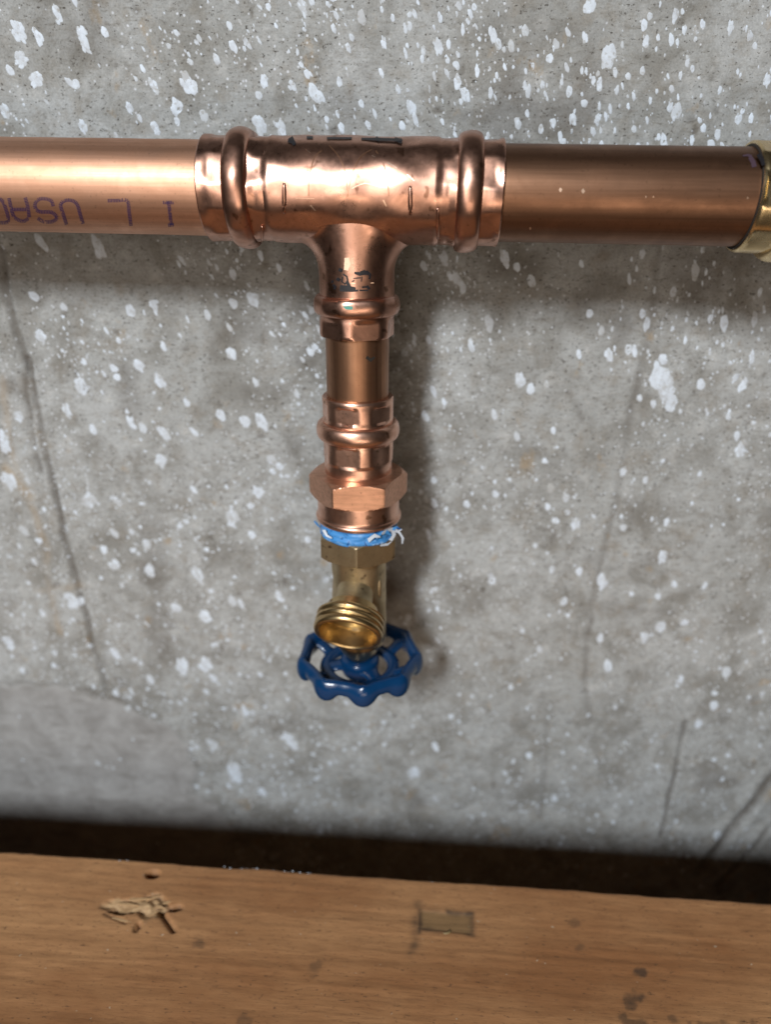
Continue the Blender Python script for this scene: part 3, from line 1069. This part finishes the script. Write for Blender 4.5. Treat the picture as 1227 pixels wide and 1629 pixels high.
# ------------------------------------------------------------------ drop pipe and press adapter
stub = pipe('copper_pipe', 20.0, 82.0, 11.15, MV, COPPER_STUB, 'short upright brown copper pipe hanging under the tee', 'copper pipes')
mk = stroke([(583, 568), (590, 573), (596, 568)], [5, 6, 3], VA0, VAX, 11.15, 0.10)
mesh_obj('dark_spot', mk[0], mk[1], DARK, stub, True)

adp = thing('press_adapter', 'copper press adapter with a bronze hexagon above the brass tap', 'pipe fitting')
ha = hexr(12.15, 13.1, R(72))
prof = resample([(67.2, 11.3), (67.0, 12.6), (67.5, 12.95), (74, 12.95), (76, 12.9), (83.5, 12.95), (90.8, 12.95), (91.4, 12.6), (97.5, 12.55)], 0.6)
V_, F_ = lathe(prof, MV, 120, lambda s, r, th: min(r + .1, ha(th)) if (69 < s < 75 or 84 < s < 90.9) else r, wob=0.2, seed=21)
mesh_obj('socket', V_, F_, COPPER_FIT, adp, True, sharp=38)
V_, F_ = lathe(bead_prof(79.6, 3.4, 12.7, 15.3), MV, 112, wob=0.3, seed=22)
mesh_obj('bead', V_, F_, COPPER_FIT, adp)
hn = hexr(16.2, 18.6, R(54))


def nut_r(top, bot, slope):
    def f(s, r, th):
        rr = hn(th)
        over = rr - r
        return min(rr, r) if r < 17.9 else rr
    return f


prof = resample([(95.6, 12.4), (95.9, 13.0), (96.2, 16.5), (97.5, 18.7), (104.6, 18.7), (105.9, 16.6), (106.1, 15.0), (106.1, 12)], 0.5)
V_, F_ = lathe(prof, MV, 168, lambda s, r, th: min(r, hn(th)))
mesh_obj('hexagon', V_, F_, BRONZE_HEX, adp, True, sharp=25)
prof = resample([(105.0, 15.2), (105.8, 15.6), (112.2, 15.7), (112.7, 15.9)], 0.6) + \
    [(113.9 - 1.2 * math.cos(a), 15.55 + 0.95 * math.sin(a)) for a in np.linspace(0.3, math.pi - 0.2, 12)] + [(115.0, 14.6), (114.4, 12.0)]
V_, F_ = lathe(prof, MV, 120, wob=0.08, seed=25)
mesh_obj('skirt', V_, F_, COPPER_FIT, adp, True, sharp=50)

# ------------------------------------------------------------------ thread tape
tape = thing('thread_tape', 'crumpled blue and white sealing tape wound above the brass hexagon', 'sealing tape')


def tape_r(s, r, th):
    return r + 0.7 * mnoise.noise(Vector((math.cos(th) * 2.4, math.sin(th) * 2.4, s * 0.9))) + 0.22 * mnoise.noise(Vector((math.cos(th) * 7, math.sin(th) * 7, s * 2.2)))


V_, F_ = lathe(resample([(113.4, 12.8), (115.0, 14.6), (117.0, 14.8), (119.0, 15.1), (120.6, 15.3), (121.3, 14.6), (121.0, 12.6)], 0.35), MV, 150, tape_r)
mesh_obj('wrap', V_, F_, TAPE, tape)


def ribbon(pts, wd, mat, name='fray', th=0.12):
    P = [Vector(p) for p in pts]
    V_, F_ = [], []
    n = len(P)
    for i, p in enumerate(P):
        t = (P[min(i + 1, n - 1)] - P[max(i - 1, 0)]).normalized()
        s = t.cross(Vector((0.3, -1, 0.2))).normalized()
        s = (s + Vector((random.uniform(-.4, .4), random.uniform(-.4, .4), random.uniform(-.4, .4)))).normalized()
        ww = wd * (0.7 + 0.5 * random.random()) * (1 if i < n - 1 else 0.4)
        nn = t.cross(s).normalized() * th
        V_ += [p - s * ww / 2 - nn, p + s * ww / 2 - nn, p + s * ww / 2 + nn, p - s * ww / 2 + nn]
        if i:
            a = 4 * (i - 1)
            for k in range(4):
                F_.append((a + k, a + (k + 1) % 4, a + 4 + (k + 1) % 4, a + 4 + k))
    F_ += [(3, 2, 1, 0), tuple(4 * (n - 1) + k for k in range(4))]
    mesh_obj(name, [tuple(v) for v in V_], F_, mat, tape, True, sharp=60)


def dpt(px, py, dy):
    return on_plane(px, py, (0, dy, 0), (fwd.x, fwd.y, 0))


def path(pp):
    return [dpt(*p) for p in pp]


for pts, wd, m_ in (([(606, 866, -12), (616, 864, -10), (623, 858, -9), (627, 850, -9), (624, 842, -9), (616, 842, -11), (608, 850, -13)], 2.0, TAPE_WHITE),
                    ([(598, 856, -14), (606, 848, -13), (616, 846, -11), (622, 852, -10)], 1.5, TAPE),
                    ([(624, 842, -9), (632, 839, -8), (639, 843, -8)], 1.1, TAPE), ([(629, 842, -8), (636, 848, -8), (641, 856, -8), (640, 865, -8)], 0.9, TAPE_WHITE),
                    ([(626, 846, -9), (634, 845, -8), (640, 842, -8)], 0.8, TAPE_WHITE), ([(586, 860, -15), (596, 852, -15), (605, 854, -14)], 1.4, TAPE_WHITE),
                    ([(500, 829, 2), (504, 833, -2), (508, 838, -6)], 1.0, TAPE), ([(515, 843, -11), (520, 852, -12), (528, 856, -13)], 1.2, TAPE_WHITE)):
    ribbon(path(pts), wd, m_)

# ------------------------------------------------------------------ brass drain tap
tap = thing('drain_tap', 'brass drain tap with threaded spout and blue handwheel', 'tap')
hbx = hexr(14.3, 16.4, R(27))
prof = resample([(120.4, 11.0), (120.5, 14.9), (121.3, 16.5), (129.0, 16.5), (130.0, 15.0), (130.2, 11), (130.2, 9)], 0.5)
V_, F_ = lathe(prof, MV, 150, lambda s, r, th: min(r, hbx(th) - 0.0), wob=0.15, seed=31)
mesh_obj('inlet_hexagon', V_, F_, BRASS_CAST, tap, True, sharp=30)
prof = resample([(129.5, 10.9), (133, 10.75), (140, 10.75), (150, 10.9), (160, 11.2), (168, 10.7), (171, 8.8)], 0.8)
V_, F_ = lathe(prof, MV, 96, wob=0.5, seed=33)
mesh_obj('body', V_, F_, BRASS_CAST, tap, True, sharp=50)
# raised casting rib on the side
V_, F_ = tube([(8.2, -5.4, -137), (8.3, -5.4, -141), (8.3, -5.3, -146), (8.1, -5.3, -149)], [0.7, 1.5, 1.5, 0.8], 14)
mesh_obj('casting_rib', V_, F_, BRASS_CAST, tap)
odir = Vector((math.sin(R(-5.5)) * math.cos(R(31.5)), -math.cos(R(-5.5)) * math.cos(R(31.5)), -math.sin(R(31.5))))
FACE = on_cyl(553.0, 1011, (0, 0, 0), (0, 0, 1), 23.2)
OF = frame(FACE, odir, (0, 0, 1))
PT = 2.5


def thread_r(s, r, th):
    if r < 12.3 or s < -7.4 or s > -1.5:
        return r
    u_ = ((s / PT) + th / (2 * math.pi)) % 1.0
    tri = 1 - abs(2 * u_ - 1)
    return r - 0.75 * (1 - min(1, tri * 1.5))


V_, F_ = lathe(resample([(-24, 7.6), (-15, 7.2), (-10.5, 7.6), (-8.9, 9.4), (-8.0, 11.5)], 0.5), OF, 72, wob=0.4, seed=61)
mesh_obj('neck', V_, F_, BRASS_CAST, tap)
prof = resample([(-8.5, 10.5), (-8.1, 12.8), (-7.6, 13.3), (-1.4, 13.5)], 0.28) + [(-0.9, 13.4), (-0.2, 13.0), (0, 12.6), (0, 11.8), (-0.5, 11.35)] + \
    resample([(-0.5, 11.35), (-7.5, 11.2)], 0.6) + [(-7.7, 10.2), (-12, 9.8), (-13.0, 6.2)] + resample([(-13.0, 6.2), (-17, 5.6)], 1) + [(-17.2, 0.02)]
V_, F_ = lathe(prof, OF, 144, thread_r)
mesh_obj('spout', V_, F_, BRASS, tap, True, sharp=40)
# bonnet down to the stem
prof = resample([(160, 10.9), (169, 11.0), (171.5, 10.4), (177, 7.2), (180.3, 4.6), (180.8, 3.3), (192, 3.2), (192.2, 1)], 0.6)
V_, F_ = lathe(prof, MV, 72, wob=0.15, seed=41)
mesh_obj('bonnet', V_, F_, BRASS, tap, True, sharp=40)

# handwheel
wheel_c = Vector((0, 0, -181.5))
NL = 9
PH = R(-90 + 9)
rim_pts, rim_rad = [], []
NR = 240
for i in range(NR):
    a = 2 * math.pi * i / NR
    lob = 0.5 + 0.5 * math.cos(NL * (a - PH))
    lob = lob ** 1.8
    rc_ = 22.9 + 1.5 * lob
    rim_pts.append((rc_ * math.cos(a), rc_ * math.sin(a), -180.2 - 1.7 * lob))
    rim_rad.append((2.3 + 0.4 * lob, 3.4 + 2.1 * lob))
V_, F_ = tube(rim_pts, rim_rad, 20, True)
wheel = mesh_obj('handwheel', [tuple(v) for v in V_], F_, ENAMEL, tap)
wheel['label'] = 'dark blue enamelled handwheel'
ring_pts = [(14.4 * math.cos(a), 14.4 * math.sin(a), -185.6) for a in np.linspace(0, 2 * math.pi, 96, endpoint=False)]
V_, F_ = tube(ring_pts, [(2.8, 2.3)] * 96, 16, True)
mesh_obj('inner_ring', V_, F_, ENAMEL, wheel)
prof = resample([(180.4, 3.4), (180.0, 6.0), (180.6, 7.6), (182.0, 8.3), (185.5, 8.2), (187.8, 7.4), (188.4, 6.0), (188.4, 1)], 0.5)
V_, F_ = lathe(prof, MV, 64)
mesh_obj('hub', V_, F_, ENAMEL, wheel, True, sharp=60)


def spoke(a, r0, z0, r1, z1, w0, w1):
    pts, rad = [], []
    for i in range(13):
        t = i / 12
        r_ = r0 + (r1 - r0) * t
        s = t * t * (3 - 2 * t)
        fl = (2 * t - 1) ** 2
        pts.append((r_ * math.cos(a), r_ * math.sin(a), z0 + (z1 - z0) * s))
        rad.append(((w0 + (w1 - w0) * t) * (1 + 0.55 * fl), 1.55 * (1 + 0.25 * fl)))
    V_, F_ = tube(pts, rad, 14)
    mesh_obj('spoke', V_, F_, ENAMEL, wheel)


for a in (188, 308, 68):
    spoke(R(a), 6.0, -184.0, 14.2, -185.4, 3.6, 3.2)
for a in (216, 272, 345, 40, 95, 150):
    spoke(R(a), 14.2, -185.4, 22.4, -182.0, 2.7, 2.5)
prof = resample([(187.5, 2.8), (190.3, 2.8), (190.6, 4.8), (192.4, 4.8), (193.2, 3.4), (193.2, 0.02)], 0.5)
V_, F_ = lathe(prof, MV, 40)
mesh_obj('screw', V_, F_, STEEL, wheel, True, sharp=40)

# ------------------------------------------------------------------ brass fitting at the right edge
bf = thing('brass_fitting', 'bright brass fitting on the right end of the brown pipe', 'pipe fitting')
hbf = hexr(15.4, 16.4, R(20))
prof = resample([(S_BR, PIPE_R + 0.15), (S_BR - 0.1, 15.6), (S_BR + 0.5, 16.1), (S_BR + 9.5, 16.1), (S_BR + 10.5, 16.6), (S_BR + 60, 17.2), (S_BR + 60, 15)], 0.7)
V_, F_ = lathe(prof, MR, 120, lambda s, r, th: min(r + .1, hbf(th)) if S_BR + 1.2 < s < S_BR + 8.5 and r > 15 else r, wob=0.3, seed=51)
mesh_obj('sleeve', V_, F_, BRASS_BRIGHT, bf, True, sharp=35)
V_, F_ = lathe(bead_prof(S_BR + 13, 4.0, 16.2, 18.8), MR, 112, wob=0.3, seed=52)
mesh_obj('bead', V_, F_, BRASS_BRIGHT, bf)
# dark line where pipe and sleeve meet, felt-pen ticks on the lip
V_, F_ = lathe([(S_BR - 0.35, PIPE_R + 0.02), (S_BR - 0.3, PIPE_R + 0.5), (S_BR - 0.02, PIPE_R + 1.0), (S_BR + 0.1, PIPE_R + 0.1)], MR, 96)
mesh_obj('joint_ring', V_, F_, DARK, bf)
s_ = stroke([(1207, 246), (1213, 256), (1215, 264)], [8, 7, 6], ORG, AX, 15.9, 0.3)
mesh_obj('marker_mark', s_[0], s_[1], MARKER, bf, True)
